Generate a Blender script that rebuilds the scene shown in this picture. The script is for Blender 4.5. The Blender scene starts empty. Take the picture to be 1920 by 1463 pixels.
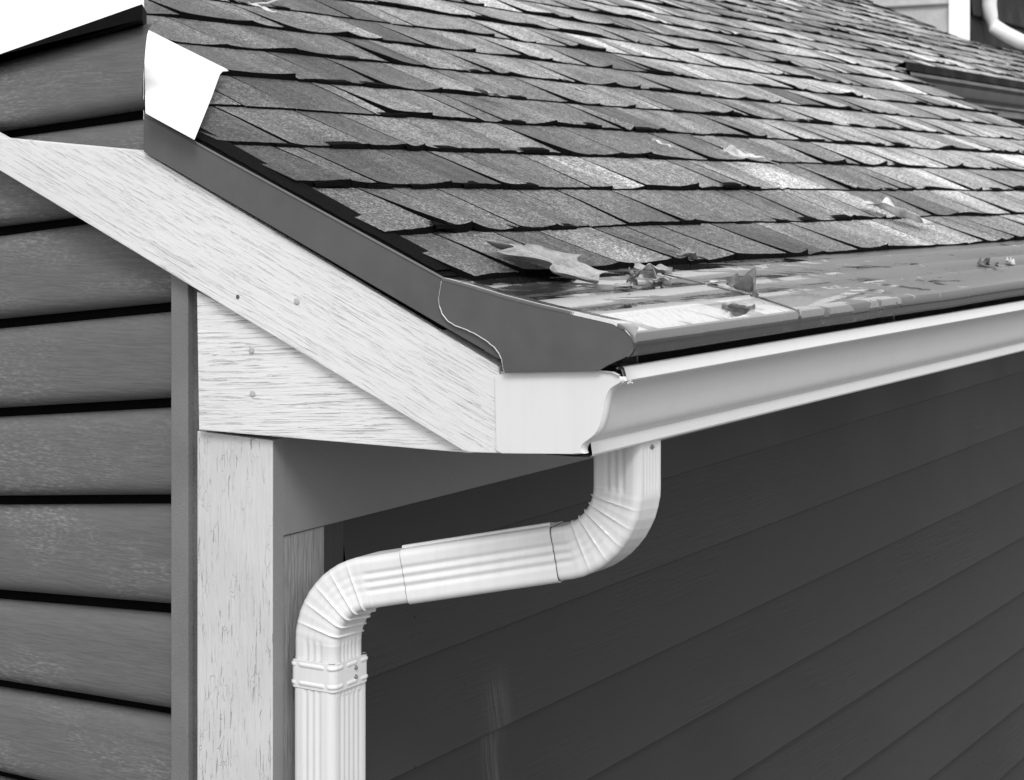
import bpy, bmesh, math, random
from math import sin, cos, tan, pi, radians, sqrt
from mathutils import Vector, Matrix, noise
random.seed(7)
SC = bpy.context.scene; COL = SC.collection

# ------------------------------------------------------------ camera
# metres; X runs along the eave, Y into the house, Z up.  The photograph gives the camera.
CX_, HY, F = 960.0, 363.0, 3541.55
YAW = math.atan2(3130 - 960, F)
FW = (cos(YAW), sin(YAW)); RT = (sin(YAW), -cos(YAW))
CAM = Vector((-2.6573, -1.6541, 3.0))
cd = bpy.data.cameras.new('camera'); cam = bpy.data.objects.new('camera', cd); COL.objects.link(cam)
cam.location = CAM;  cam.rotation_euler = (pi / 2, 0, YAW - pi / 2 + 0.0)
cam.rotation_euler.z = math.atan2(FW[1], FW[0]) - pi / 2
cd.sensor_width = 36; cd.lens = F / 1920 * 36
cd.shift_x = 0; cd.shift_y = -(731.5 - HY) / 1920
cd.clip_start = 0.05; cd.clip_end = 900
cd.dof.use_dof = True; cd.dof.focus_distance = 3.35; cd.dof.aperture_fstop = 13
SC.camera = cam

# ------------------------------------------------------------ sky, sun, exposure
SUN_EL, SUN_AZ = radians(46), radians(216)      # azimuth of the sun measured from +X towards +Y
w = bpy.data.worlds.new('World'); SC.world = w; w.use_nodes = True
wn = w.node_tree; bg = wn.nodes['Background']
sky = wn.nodes.new('ShaderNodeTexSky'); sky.sky_type = 'NISHITA'; sky.sun_disc = False
sky.sun_elevation = SUN_EL; sky.sun_rotation = pi / 2 - SUN_AZ
sky.dust_density = 4.0; sky.ozone_density = 1; sky.air_density = 1.0
bw = wn.nodes.new('ShaderNodeRGBToBW')
ov = wn.nodes.new('ShaderNodeMath'); ov.operation = 'MULTIPLY_ADD'     # thick white overcast over the clear sky
ov.inputs[1].default_value = 0.30; ov.inputs[2].default_value = 6.8
wn.links.new(sky.outputs[0], bw.inputs[0]); wn.links.new(bw.outputs[0], ov.inputs[0]); wn.links.new(ov.outputs[0], bg.inputs[0])
bg.inputs[1].default_value = 0.12
sl = bpy.data.lights.new('sun', 'SUN'); so = bpy.data.objects.new('sun', sl); COL.objects.link(so)
sl.energy = 1.5; sl.angle = radians(20); sl.color = (1, 1, 1)
sd = Vector((cos(SUN_EL) * cos(SUN_AZ), cos(SUN_EL) * sin(SUN_AZ), sin(SUN_EL)))
so.rotation_euler = sd.to_track_quat('Z', 'Y').to_euler()
SC.view_settings.view_transform = 'Standard'; SC.view_settings.look = 'None'
SC.view_settings.exposure = 0.38; SC.view_settings.gamma = 1.0
SC.cycles.max_bounces = 8

# ------------------------------------------------------------ helpers
def ray(px, py):
    a = (px - CX_) / F; b = -(py - HY) / F
    return Vector((FW[0] + a * RT[0], FW[1] + a * RT[1], b))
def onX(px, py, X): r = ray(px, py); return CAM + r * ((X - CAM.x) / r.x)
def onY(px, py, Y): r = ray(px, py); return CAM + r * ((Y - CAM.y) / r.y)
KR = tan(radians(23.5)); Z0 = 2.8189                # roof pitch and height of the shingle tops at Y = 0
def roofz(Y): return Z0 + KR * Y
def onP(px, py, z0, k):
    r = ray(px, py); return CAM + r * ((z0 + k * CAM.y - CAM.z) / (r.z - k * r.y))
def onRoof(px, py): return onP(px, py, Z0, KR)
def gx(X, pts): return [(onX(px, py, X).y, onX(px, py, X).z) for px, py in pts]

class MB:
    def __init__(s): s.v = []; s.f = []; s.c = []
    def add(s, vs, fs, col=0.5):
        o = len(s.v); s.v += [tuple(p) for p in vs]; s.f += [tuple(i + o for i in f) for f in fs]
        s.c += [col] * len(vs)
    def build(s, name, m, parent=None, smooth=False, attr=False):
        me = bpy.data.meshes.new(name); me.from_pydata(s.v, [], s.f)
        if attr:
            a = me.attributes.new('tone', 'FLOAT', 'POINT')
            a.data.foreach_set('value', s.c)
        me.materials.append(m)
        if smooth: me.polygons.foreach_set('use_smooth', [True] * len(me.polygons))
        me.update()
        o = bpy.data.objects.new(name, me); COL.objects.link(o)
        if parent: o.parent = parent
        return o
    def box(s, a, b):
        x0, y0, z0 = a; x1, y1, z1 = b
        s.add([(x0,y0,z0),(x1,y0,z0),(x1,y1,z0),(x0,y1,z0),(x0,y0,z1),(x1,y0,z1),(x1,y1,z1),(x0,y1,z1)],
              [(0,3,2,1),(4,5,6,7),(0,1,5,4),(1,2,6,5),(2,3,7,6),(3,0,4,7)])
    def tube(s, pts, rad, n=10, cap=True):
        rings = []; up = Vector((0, 0, 1))
        for i, p in enumerate(pts):
            p = Vector(p); t = (Vector(pts[min(i+1, len(pts)-1)]) - Vector(pts[max(i-1, 0)])).normalized()
            u = t.cross(up) if abs(t.z) < .95 else t.cross(Vector((1, 0, 0)))
            u.normalize(); v = t.cross(u); r = rad[i] if isinstance(rad, (list, tuple)) else rad
            rings.append([p + u * r * cos(2*pi*k/n) + v * r * sin(2*pi*k/n) for k in range(n)])
        s.loft(rings, cap=cap)
    def loft(s, rings, closed=True, cap=False, col=0.5):
        n = len(rings[0]); vs = [p for r in rings for p in r]; fs = []
        for i in range(len(rings) - 1):
            for k in range(n if closed else n - 1):
                k2 = (k + 1) % n
                fs.append((i*n+k, i*n+k2, (i+1)*n+k2, (i+1)*n+k))
        if cap: fs += [tuple(range(n-1, -1, -1)), tuple((len(rings)-1)*n + k for k in range(n))]
        s.add(vs, fs, col)

def prism(name, poly, X0, X1, m, parent, bev=0.0015, axis='X', seg=2):
    """poly in (Y,Z) extruded along X (or (X,Z) along Y)."""
    bm = bmesh.new()
    P = (lambda a, b, t: (t, a, b)) if axis == 'X' else (lambda a, b, t: (a, t, b))
    va = [bm.verts.new(P(a, b, X0)) for a, b in poly]; vb = [bm.verts.new(P(a, b, X1)) for a, b in poly]
    bm.faces.new(va); bm.faces.new(vb[::-1]); n = len(poly)
    for i in range(n): bm.faces.new((va[i], vb[i], vb[(i+1) % n], va[(i+1) % n]))
    bmesh.ops.recalc_face_normals(bm, faces=bm.faces)
    if bev: bmesh.ops.bevel(bm, geom=list(bm.edges), offset=bev, segments=seg, affect='EDGES', profile=.6, clamp_overlap=True)
    me = bpy.data.meshes.new(name); bm.to_mesh(me); bm.free(); me.materials.append(m)
    o = bpy.data.objects.new(name, me); COL.objects.link(o)
    if parent: o.parent = parent
    return o
def thing(name, label, cat, loc=(0, 0, 0), group=None):
    o = bpy.data.objects.new(name, None); COL.objects.link(o); o['label'] = label; o['category'] = cat
    if group: o['group'] = group
    o.empty_display_size = .1
    return o
def tag(o, label, cat, group=None):
    o['label'] = label; o['category'] = cat
    if group: o['group'] = group
    return o
def sharp(o, deg=35):
    me = o.data; me.polygons.foreach_set('use_smooth', [True] * len(me.polygons))
    me.set_sharp_from_angle(angle=radians(deg)); return o

# ------------------------------------------------------------ materials
class NT:
    def __init__(s, name):
        s.m = bpy.data.materials.new(name); s.m.use_nodes = True; s.t = s.m.node_tree
        s.b = s.t.nodes['Principled BSDF']; s.tc = s.t.nodes.new('ShaderNodeTexCoord')
    def n(s, typ, **kw):
        d = s.t.nodes.new(typ)
        for k, v in kw.items(): setattr(d, k, v)
        return d
    def l(s, a, b): s.t.links.new(a, b)
    def vec(s, rot=(0, 0, 0), sc=(1, 1, 1), loc=(0, 0, 0), extra=None):
        src = s.tc.outputs['Object']
        r = s.n('ShaderNodeMapping'); r.inputs['Rotation'].default_value = rot; r.inputs['Location'].default_value = loc
        s.l(src, r.inputs[0])
        q = s.n('ShaderNodeMapping'); q.inputs['Scale'].default_value = sc; s.l(r.outputs[0], q.inputs[0]); return q.outputs[0]
    def noise(s, v, scale=1, detail=4, rough=.6, dist=0):
        q = s.n('ShaderNodeTexNoise'); q.inputs['Scale'].default_value = scale; q.inputs['Detail'].default_value = detail
        q.inputs['Roughness'].default_value = rough; q.inputs['Distortion'].default_value = dist
        s.l(v, q.inputs['Vector']); return q.outputs['Fac']
    def ramp(s, f, a, b, lo=0., hi=1.):
        q = s.n('ShaderNodeMapRange'); q.interpolation_type = 'SMOOTHSTEP'
        s.l(f, q.inputs[0]); q.inputs[1].default_value = a; q.inputs[2].default_value = b
        q.inputs[3].default_value = lo; q.inputs[4].default_value = hi; return q.outputs[0]
    def math(s, op, a, b=None, c=None):
        q = s.n('ShaderNodeMath', operation=op)
        for i, x in enumerate((a, b, c)):
            if x is None: continue
            if isinstance(x, (int, float)): q.inputs[i].default_value = x
            else: s.l(x, q.inputs[i])
        return q.outputs[0]
    def col(s, f): s.l(f, s.b.inputs['Base Color'])
    def rough(s, f):
        if isinstance(f, (int, float)): s.b.inputs['Roughness'].default_value = f
        else: s.l(f, s.b.inputs['Roughness'])
    def spec(s, v): s.b.inputs['Specular IOR Level'].default_value = v
    def bump(s, h, dist=.002, strength=1.0):
        q = s.n('ShaderNodeBump'); q.inputs['Distance'].default_value = dist; q.inputs['Strength'].default_value = strength
        s.l(h, q.inputs['Height'])
        prev = s.b.inputs['Normal'].links
        if prev: s.l(prev[0].from_socket, q.inputs['Normal'])
        s.l(q.outputs[0], s.b.inputs['Normal'])

def wood_paint(name, rot, base=.78, crack=.3, spots=False, bstr=.0014, across=480, cr=(.54, .66)):
    """painted rough-sawn wood; grain runs along local Y after the rotation"""
    t = NT(name)
    g = t.noise(t.vec(rot, (across, across * .022, across)), 1, 4, .62, .7)
    g2 = t.noise(t.vec(rot, (across * .3, across * .03, across * .3)), 1, 4, .65, 1.0)
    ck = t.math('ADD', t.math('MULTIPLY', t.ramp(g, cr[0], cr[1]), .55), t.math('MULTIPLY', t.ramp(g2, .54, .70), .45))
    big = t.noise(t.vec(rot, (5, 1.5, 5)), 1, 3)
    ck = t.math('MULTIPLY', t.ramp(g, cr[0], cr[1]), t.ramp(g2, .28, .60))
    fine = t.ramp(t.noise(t.vec(rot, (260, 60, 260)), 1, 3), .70, .78, 0, .22)
    c = t.math('MULTIPLY', t.ramp(big, .3, .7, base * .93, base), t.math('SUBTRACT', 1.0, t.math('MULTIPLY', ck, 1 - crack)))
    c = t.math('MULTIPLY', c, t.math('SUBTRACT', 1.0, fine))
    t.col(c); t.rough(.55); t.spec(.35)
    h = t.math('SUBTRACT', t.math('ADD', t.math('MULTIPLY', g, .6), t.math('MULTIPLY', g2, .5)), t.math('MULTIPLY', ck, .8))
    t.bump(h, bstr); return t.m
def painted(name, base, rough=.4, var=.06, bump=.0003, sc=60, spec=.5, chalk=0, metal=0, can=0, streak=0):
    t = NT(name)
    a = t.noise(t.vec(sc=(1.3, 1.3, 1.3)), 3, 4); b = t.noise(t.vec(), sc, 3)
    c = t.math('MULTIPLY', t.ramp(a, .3, .7, base * (1 - var), base * (1 + var)), t.ramp(b, .3, .7, 1 - var * .6, 1 + var * .6))
    t.col(c); t.rough(t.ramp(a, .3, .7, rough * (1 - min(.15, var * 2)), rough * (1 + min(.2, var * 2)))); t.spec(spec)
    if bump: t.bump(b, bump)
    if can: t.bump(t.noise(t.vec(sc=(1, 1, 1)), 7, 2, .5), can)
    if streak:
        q = t.noise(t.vec(sc=(40, 40, 2.2)), 1, 5, .7, .3); t.col(t.math('MULTIPLY', c, t.ramp(q, .42, .72, 1, 1 - streak)))
    t.b.inputs['Metallic'].default_value = metal
    return t.m

rake_rot = (-radians(23.5), 0, 0)
M = {}
M['rake_wood'] = wood_paint('white rake paint', rake_rot, .71, .94)
M['ret_wood'] = wood_paint('white return paint', (radians(4), 0, 0), .72, .91, bstr=.0022, across=340)
M['side_grey'] = painted('shaded side paint', .21, .5, .05, .0006, 260)
M['beam'] = painted('beam paint', .20, .5, .05, .0008, 300)
M['trim'] = painted('gable trim paint', .155, .55, .10, .0008, 240)
M['trim_dark'] = painted('dark joint grey', .085, .7, .3, .001, 200)
M['white_metal'] = painted('white enamel aluminium', .67, .30, .006, 0, 40, can=.0012, streak=.035)
M['white_pipe'] = painted('white enamel downspout', .68, .24, .012, .0001, 30, streak=.06)
M['flash'] = painted('grey coated flashing', .080, .34, .07, .0001, 25, can=.004, streak=.05)
M['black'] = painted('black gap shade', .004, .9, .3, 0, spec=.03)  # flat black painted in for the shade of gaps and grooves
M['steel'] = painted('zinc screw', .35, .3, .1, 0, metal=.8)
M['drip'] = painted('bare cut metal edge', .5, .35, .3, .0002, 400, metal=.3)
M['deck'] = painted('roof felt', .004, .95, .3, .001, 200, spec=.03)
M['dark_gutter'] = painted('dark grey gutter', .10, .35, .08, 0)
M['sheet'] = painted('white sheet metal', .74, .45, .015, .0002, 6)
M['nail'] = painted('painted nail head', .42, .5, .05, 0)
M['foil'] = painted('aluminium trough inside', .02, .5, .2, 0)

# corner board: peeling paint with vertical cracks
t = NT('weathered corner board paint')
g = t.noise(t.vec(sc=(110, 190, 13)), 1, 5, .66, .4); g2 = t.noise(t.vec(sc=(8, 14, 3.5)), 1, 4); f = t.noise(t.vec(sc=(150, 260, 90)), 1, 4)
zone = t.ramp(g2, .38, .56)
ck = t.math('MULTIPLY', t.ramp(g, .60, .655), zone)
v = t.n('ShaderNodeTexVoronoi', feature='DISTANCE_TO_EDGE'); v.inputs['Scale'].default_value = 1
t.l(t.vec(sc=(60, 110, 36)), v.inputs['Vector'])
cr = t.math('MULTIPLY', t.ramp(v.outputs['Distance'], .0, .035, 1, 0), t.math('MULTIPLY', zone, t.ramp(t.noise(t.vec(sc=(30, 40, 16)), 1, 3), .52, .60)))
pit = t.ramp(f, .70, .76)
d = t.math('MINIMUM', t.math('ADD', t.math('ADD', t.math('MULTIPLY', ck, .45), t.math('MULTIPLY', cr, .3)), t.math('MULTIPLY', pit, .55)), 1)
t.col(t.math('MULTIPLY', t.math('SUBTRACT', .56, t.math('MULTIPLY', d, .34)), t.ramp(t.noise(t.vec(), 5, 4), .3, .7, .9, 1.0)))
t.rough(.55); t.bump(t.math('SUBTRACT', t.math('MULTIPLY', t.noise(t.vec(sc=(70, 90, 12)), 1, 5), .9), d), .0028)
M['corner'] = t.m

# raw-grained side board
t = NT('grey grained board')
g = t.noise(t.vec(sc=(190, 100, 12)), 1, 5, .6, .8)
t.col(t.math('MULTIPLY', t.ramp(g, .3, .7, .70, 1.1), .26)); t.rough(.6); t.bump(g, .003); M['side_board'] = t.m

# gable lap boards: grey paint with chalky bloom
t = NT('gable siding paint')
g = t.noise(t.vec((0, 0, 0), (60, 14, 160)), 1, 5, .62, .6)
fl = t.noise(t.vec((0, 0, 0), (80, 60, 330)), 1, 4, .65, .2)
zone = t.ramp(t.noise(t.vec(sc=(3, 2.2, 5)), 1, 3), .44, .66)
ch = t.math('MULTIPLY', t.ramp(fl, .46, .68), t.math('MULTIPLY', zone, .50))
base = t.ramp(g, .3, .7, .090, .112)
t.col(t.math('ADD', base, t.math('MULTIPLY', ch, .17))); t.rough(.55); t.spec(.35); t.bump(g, .0012); M['gable_siding'] = t.m

# eave wall lap boards: dark satin paint
t = NT('dark siding paint')
g = t.noise(t.vec(sc=(5, 60, 130)), 1, 5, .6, .7); b = t.noise(t.vec(sc=(1.4, 1, 1.4)), 1, 4)
zone = t.ramp(t.noise(t.vec(sc=(1.5, 1, 4)), 1, 2), .46, .62)
spk = t.ramp(t.noise(t.vec(sc=(60, 60, 70)), 1, 2, .4), .76, .78)
# pale vertical water stain low on the wall
xyz = t.n('ShaderNodeSeparateXYZ'); t.l(t.tc.outputs['Object'], xyz.inputs[0])
dx = t.math('ABSOLUTE', t.math('SUBTRACT', xyz.outputs[0], .80))
sm = t.math('MULTIPLY', t.ramp(dx, .0, .075, 1, 0), t.ramp(xyz.outputs[2], 1.90, 2.0, 1, 0))
stk = t.math('MULTIPLY', sm, t.ramp(t.noise(t.vec(sc=(160, 10, 5)), 1, 4), .38, .66))
c = t.math('MULTIPLY', t.ramp(b, .3, .7, .026, .034), t.math('SUBTRACT', 1, t.math('MULTIPLY', spk, .7)))
t.col(t.math('ADD', c, t.math('MULTIPLY', stk, .05))); t.rough(t.ramp(b, .3, .7, .5, .6)); t.spec(.3)
t.bump(t.math('MULTIPLY', g, t.math('ADD', zone, .25)), .0012)
M['dark_siding'] = t.m
M['dark_siding_trim'] = painted('dark corner trim', .028, .5, .08, .0005, 150)

# shingles: granules, per-tab tone, worn pale streaks down the slope
t = NT('asphalt shingle granules')
at = t.n('ShaderNodeAttribute', attribute_name='tone')
sr = (-radians(23.5), 0, 0)
gr = t.noise(t.vec(sr, (1, 1, 1)), 260, 2, .6); gr2 = t.noise(t.vec(sr, (1, .8, 1)), 110, 3, .65)
bl = t.noise(t.vec(sr, (1, .35, 1)), 9, 4, .6)
st = t.noise(t.vec(sr, (13, 1.6, 13)), 1, 4, .62, .6)
sp_ = t.ramp(gr, .62, .70)
tone = t.math('MULTIPLY', at.outputs['Fac'], t.ramp(bl, .3, .7, .72, 1.28))
tone = t.math('MULTIPLY', tone, t.ramp(gr, .34, .62, .15, 1.8))
tone = t.math('MULTIPLY', tone, t.ramp(t.noise(t.vec(sr, (1, 1, 1)), 150, 3, .7), .32, .44, .15, 1.0))
tone = t.math('MULTIPLY', tone, t.ramp(gr2, .34, .66, .42, 1.55))
wear = t.math('MULTIPLY', t.ramp(st, .62, .76), t.ramp(gr2, .35, .6, .1, 1))
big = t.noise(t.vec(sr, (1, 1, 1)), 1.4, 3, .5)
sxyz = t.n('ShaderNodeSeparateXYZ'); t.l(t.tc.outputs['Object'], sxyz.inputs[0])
fade = t.ramp(t.math('ADD', sxyz.outputs[0], t.math('MULTIPLY', big, 1.5)), .9, 5.5, .54, 1.75)      # grazing sky reflection painted into the tone: dark near end, pale far end
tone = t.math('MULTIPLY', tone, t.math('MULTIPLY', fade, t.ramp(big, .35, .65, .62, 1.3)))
tone = t.math('ADD', tone, t.math('MULTIPLY', wear, .12))
tone = t.math('ADD', tone, t.math('MULTIPLY', sp_, .10))
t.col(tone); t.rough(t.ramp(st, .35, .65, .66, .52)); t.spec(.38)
t.bump(t.math('ADD', t.math('MULTIPLY', gr, .6), t.math('MULTIPLY', gr2, .6)), .0020)
M['shingle'] = t.m
t = NT('cut shingle edge')
gr = t.noise(t.vec(), 330, 3, .7)
t.col(t.ramp(gr, .66, .78, .004, .16)); t.rough(.95); t.spec(.05); t.bump(gr, .003); M['shingle_edge'] = t.m

# wet guard: grey metal, patchy water film
t = NT('wet grey gutter guard')
sx = t.n('ShaderNodeSeparateXYZ'); t.l(t.tc.outputs['Object'], sx.inputs[0])
nA = t.noise(t.vec((0, 0, radians(12)), (4.5, 22, 4.5)), 1, 5, .62, .8); nB = t.noise(t.vec((0, 0, radians(25)), (16, 70, 16)), 1, 4, .65, 1.2)
wetf = t.math('ADD', t.math('ADD', nA, t.math('MULTIPLY', nB, .22)), t.ramp(sx.outputs[0], .2, 2.6, .12, -.12))
wetf = t.math('ADD', wetf, t.math('MULTIPLY', t.ramp(sx.outputs[1], -.165, -.150, .22, 0), t.ramp(sx.outputs[0], .55, .95, 1, 0)))
wet = t.ramp(wetf, .645, .675)
sky_sheen = t.math('MULTIPLY', t.math('MULTIPLY', t.math('MULTIPLY', t.ramp(sx.outputs[1], -.168, -.160, 1, 0), t.ramp(sx.outputs[1], -.2475, -.2455, 0, 1)), t.ramp(sx.outputs[0], .62, .66, 1, 0)), t.math('MULTIPLY', t.ramp(nB, .34, .38), t.ramp(t.noise(t.vec((0, 0, radians(-20)), (13, 2.0, 1)), 1, 2, .5), .40, .43)))  # sky reflection painted as a pale metallic strip along the front edge
t.l(t.math('MULTIPLY', sky_sheen, .9), t.b.inputs['Metallic'])
rip = t.noise(t.vec((0, 0, radians(38)), (120, 12, 30)), 1, 3, .55, 1.2)
grit = t.ramp(t.noise(t.vec(), 130, 3, .6), .66, .72)
dirt = t.ramp(t.noise(t.vec(sc=(26, 60, 26)), 1, 5, .7), .52, .75)
t.col(t.math('SUBTRACT', t.math('ADD', t.math('SUBTRACT', .062, t.math('MULTIPLY', wet, .025)), t.math('ADD', t.math('MULTIPLY', dirt, .05), t.math('MULTIPLY', sky_sheen, .55))), t.math('MULTIPLY', grit, .05)))
t.rough(t.math('ADD', t.math('SUBTRACT', .34, t.math('MULTIPLY', wet, .29)), t.math('MULTIPLY', dirt, .12))); t.spec(.6)
t.l(t.math('MULTIPLY', wet, .6), t.b.inputs['Coat Weight']); t.b.inputs['Coat Roughness'].default_value = .03; t.b.inputs['Coat IOR'].default_value = 1.55
t.bump(t.math('ADD', t.math('MULTIPLY', rip, .6), t.math('ADD', t.math('MULTIPLY', wet, .5), t.math('MULTIPLY', grit, .6))), .0007)
M['guard'] = t.m

def leafmat(name, base):
    t = NT(name)
    a = t.noise(t.vec(), 60, 4); b = t.noise(t.vec(), 18, 3)
    t.col(t.math('MULTIPLY', t.ramp(b, .3, .7, base * .7, base * 1.25), t.ramp(a, .35, .7, 1.08, .8)))
    t.rough(.6); t.spec(.35); t.bump(a, .0016); return t.m
M['leaf'] = leafmat('wet fallen leaf', .27); M['leaf_pale'] = leafmat('dry pale leaf', .55); M['leaf_dark'] = leafmat('dark curled leaf', .13)
M['vein'] = painted('leaf rib', .42, .4, .1, 0)

t = NT('pale gravel and dry grass'); a = t.noise(t.vec(), .6, 5); b = t.noise(t.vec(), 30, 4)
t.col(t.math('MULTIPLY', t.ramp(a, .3, .7, .11, .16), t.ramp(b, .3, .7, .7, 1.3))); t.rough(.9); t.bump(b, .03); M['ground'] = t.m

# ------------------------------------------------------------ ground
g = MB(); g.add([(-400,-400,0),(400,-400,0),(400,400,0),(-400,400,0)], [(0,1,2,3)])
go = g.build('ground', M['ground']); go['kind'] = 'structure'

# ------------------------------------------------------------ house
house = thing('house', 'wooden house corner with shingled roof, white rake board, grey gable siding and dark eave wall', 'house')

XR = -.030           # outer face of the rake board
CUT = ray(270, 300); CUTN = Vector((-CUT.y, CUT.x, 0)).normalized()   # the roof's raking left end (a vertical plane)
# --- shingle roof
XE = 7.2             # right rake of the low front roof
def rake_x(Y): return 7.22 if Y < 1.2 else 7.22 + .34 * (Y - 1.2) / .85
def nz(x, k, f=3.0): return noise.noise(Vector((x * f, k * 7.31, .5)))
sh = MB(); edge = MB(); lam = MB()
PIT = .1905; Y00 = .0857
def tab(x0, x1, k, h, tone, near):
    Yb = Y00 + k * PIT; step = .011 if near else (.04 if k < 12 else .09)
    n = max(2, int((x1 - x0) / step)); xs = [x0 + (x1 - x0) * i / n for i in range(n + 1)]
    ss = (0, .03, .12, .35, .7, 1.10) if near else (0, .1, .5, 1.08)
    if k == 0: h = random.uniform(.013, .0165)
    rows = []; skew = random.uniform(-.004, .004); tilt = random.uniform(-.0025, .0025); curl = random.uniform(-.003, .009)
    for s in ss:
        row = []
        for i, x in enumerate(xs):
            u = (x - x0) / (x1 - x0)
            wv = (nz(x, k, 2.6) * .011 + nz(x, k + 50, 6) * .005) * (.4 if k == 0 else 1)
            yj = nz(x, k + 20, 2.0) * .008 + nz(x, k + 33, 5.0) * .005 + skew * (u - .5) * 2
            if s == 0 and near: yj += random.uniform(-.0008, .0008) + nz(x, k + 9, 60) * .0010
            Y = Yb + s * PIT + yj * (1 - s) if s < 1 else Yb + s * PIT
            lift = (h + wv + tilt * (u - .5) * 2 + curl * (2*u - 1)**2) * max(0, 1 - s) ** 1.35
            z = roofz(Y) - .010 + max(lift, -.001 if s > 0 else .002) - (.004 if s > 1 else 0)
            row.append(Vector((x, Y, z)))
        rows.append(row)
    vs = [p for r in rows for p in r]; N = n + 1; fs = []
    for j in range(len(rows) - 1):
        for i in range(n): fs.append((j*N+i, j*N+i+1, (j+1)*N+i+1, (j+1)*N+i))
    sh.add(vs, fs, tone)
    # butt and side edges, dark core
    b = rows[0]; bb = [p + Vector((0, .0015, -(h + .009))) for p in b]
    edge.add(b + bb, [(i, N+i, N+i+1, i+1) for i in range(n)])
    for side in (0, -1):
        c = [r[side] for r in rows[:-1]]; cc = [p + Vector((0, 0, -(h + .009))) for p in c]; m_ = len(c)
        edge.add(c + cc, [(i, i+1, m_+i+1, m_+i) for i in range(m_-1)])
def course(k, xa, xb):
    x = xa; prev = .16
    while x < xb - .03:
        wd = random.choice((.08, .12, .15, .18, .21, .25, .30)) * random.uniform(.85, 1.15)
        x1 = min(x + wd, xb)
        if xb - x1 < .05: x1 = xb
        tone = min(.30, max(.055, random.gauss(.150, .052)));
        h = random.choice((.002, .003, .005, .008))
        near = x < 3.2 and k < 11
        gap = random.choice((.0016, .0028, .0036, .0044)) * (1.25 if near and k < 6 else 1)
        tab(x + gap, x1 - gap, k, h, tone, near)
        if random.random() < .5 and 0 < k < 16:       # a laminate layer peeping out under the butt
            a = random.uniform(x + .02, x1); ww = random.uniform(.05, .13); Yb = Y00 + k * PIT
            zl = roofz(Yb) - .010; pts = []
            for i in range(5):
                xx = a + ww * i / 4; q = nz(xx, k, 2.6) * .012 + nz(xx, k+50, 6) * .006
                pts.append((xx, Yb - .005 + nz(xx, k + 20, 2) * .006, zl + .0045 + q))
            top = [(p[0], p[1] + .02, p[2] + .006) for p in pts]; bot = [(p[0], p[1], p[2] - .008) for p in pts]
            edge.add(pts + top + bot, [(i, i+1, 6+i, 5+i) for i in range(4)] + [(i, 10+i, 11+i, i+1) for i in range(4)])
        x = x1
NC = 27
for k in range(NC):
    Yb = Y00 + k * PIT
    xa = random.uniform(.045, .066) if k else .052
    xb = rake_x(Yb) if Yb < 1.99 else 19.0
    # skip what lies beyond the cut left end
    if Yb > .6: xa = max(xa, (Yb - .7525) / .742 * .809 - .033 - .35)
    course(k, max(xa, .045), xb)
roof = bpy.data.objects.new('roof', None)
def cutmesh(o, extra=None):
    bm = bmesh.new(); bm.from_mesh(o.data)
    bmesh.ops.bisect_plane(bm, geom=bm.verts[:] + bm.edges[:] + bm.faces[:], plane_co=CAM, plane_no=CUTN, clear_outer=True)
    bm.to_mesh(o.data); bm.free(); return o
# deck (one solid, carries the shingles)
RIDGE = Y00 + NC * PIT - .02
bm = bmesh.new()
def slab(poly, top, bot, m_b):
    va = [m_b.verts.new((x, y, roofz(y) + top)) for x, y in poly]; vb = [m_b.verts.new((x, y, roofz(y) + bot)) for x, y in poly]
    m_b.faces.new(va); m_b.faces.new(vb[::-1])
    for i in range(len(poly)): m_b.faces.new((va[i], vb[i], vb[(i+1) % len(poly)], va[(i+1) % len(poly)]))
slab([(-.018, .10), (7.2, .10), (7.2, 1.2), (7.54, 2.045), (19.05, 2.045), (19.05, RIDGE), (-.018, RIDGE)], -.0135, -.16, bm)
# far slope behind the ridge
v = [bm.verts.new(p) for p in ((-.018, RIDGE, roofz(RIDGE)-.0135), (19.05, RIDGE, roofz(RIDGE)-.0135), (19.05, 2*RIDGE, roofz(0)), (-.018, 2*RIDGE, roofz(0)))]
bm.faces.new(v)
bmesh.ops.recalc_face_normals(bm, faces=bm.faces)
me = bpy.data.meshes.new('roof'); bm.to_mesh(me); bm.free(); me.materials.append(M['deck'])
roof = bpy.data.objects.new('roof', me); COL.objects.link(roof); roof.parent = house; cutmesh(roof)
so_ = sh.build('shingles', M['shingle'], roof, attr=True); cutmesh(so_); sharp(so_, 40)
eo = edge.build('shingle_edge', M['shingle_edge'], roof); cutmesh(eo)
# starter strips along the rake: layered, granular black
st_ = MB()
for (xa, xb, dz, ya) in ((-.026, .075, -.0105, .100), (-.012, .080, -.006, .115), (.012, .085, -.002, .13)):
    rows = []
    for i in range(140):
        Y = ya + i * .0075; e = random.uniform(-.0018, .0018) + noise.noise(Vector((Y * 9, xa * 40, 0))) * .006
        z = roofz(Y) + dz - .003 + noise.noise(Vector((Y * 5, dz * 99, 1))) * .0025
        rows.append([(xa + e, Y, z - .005), (xa + e, Y, z), (xb, Y, z)])
    st_.loft(rows, closed=False)
stp = st_.build('starter_strip', M['shingle_edge'], roof); cutmesh(stp)

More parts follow.
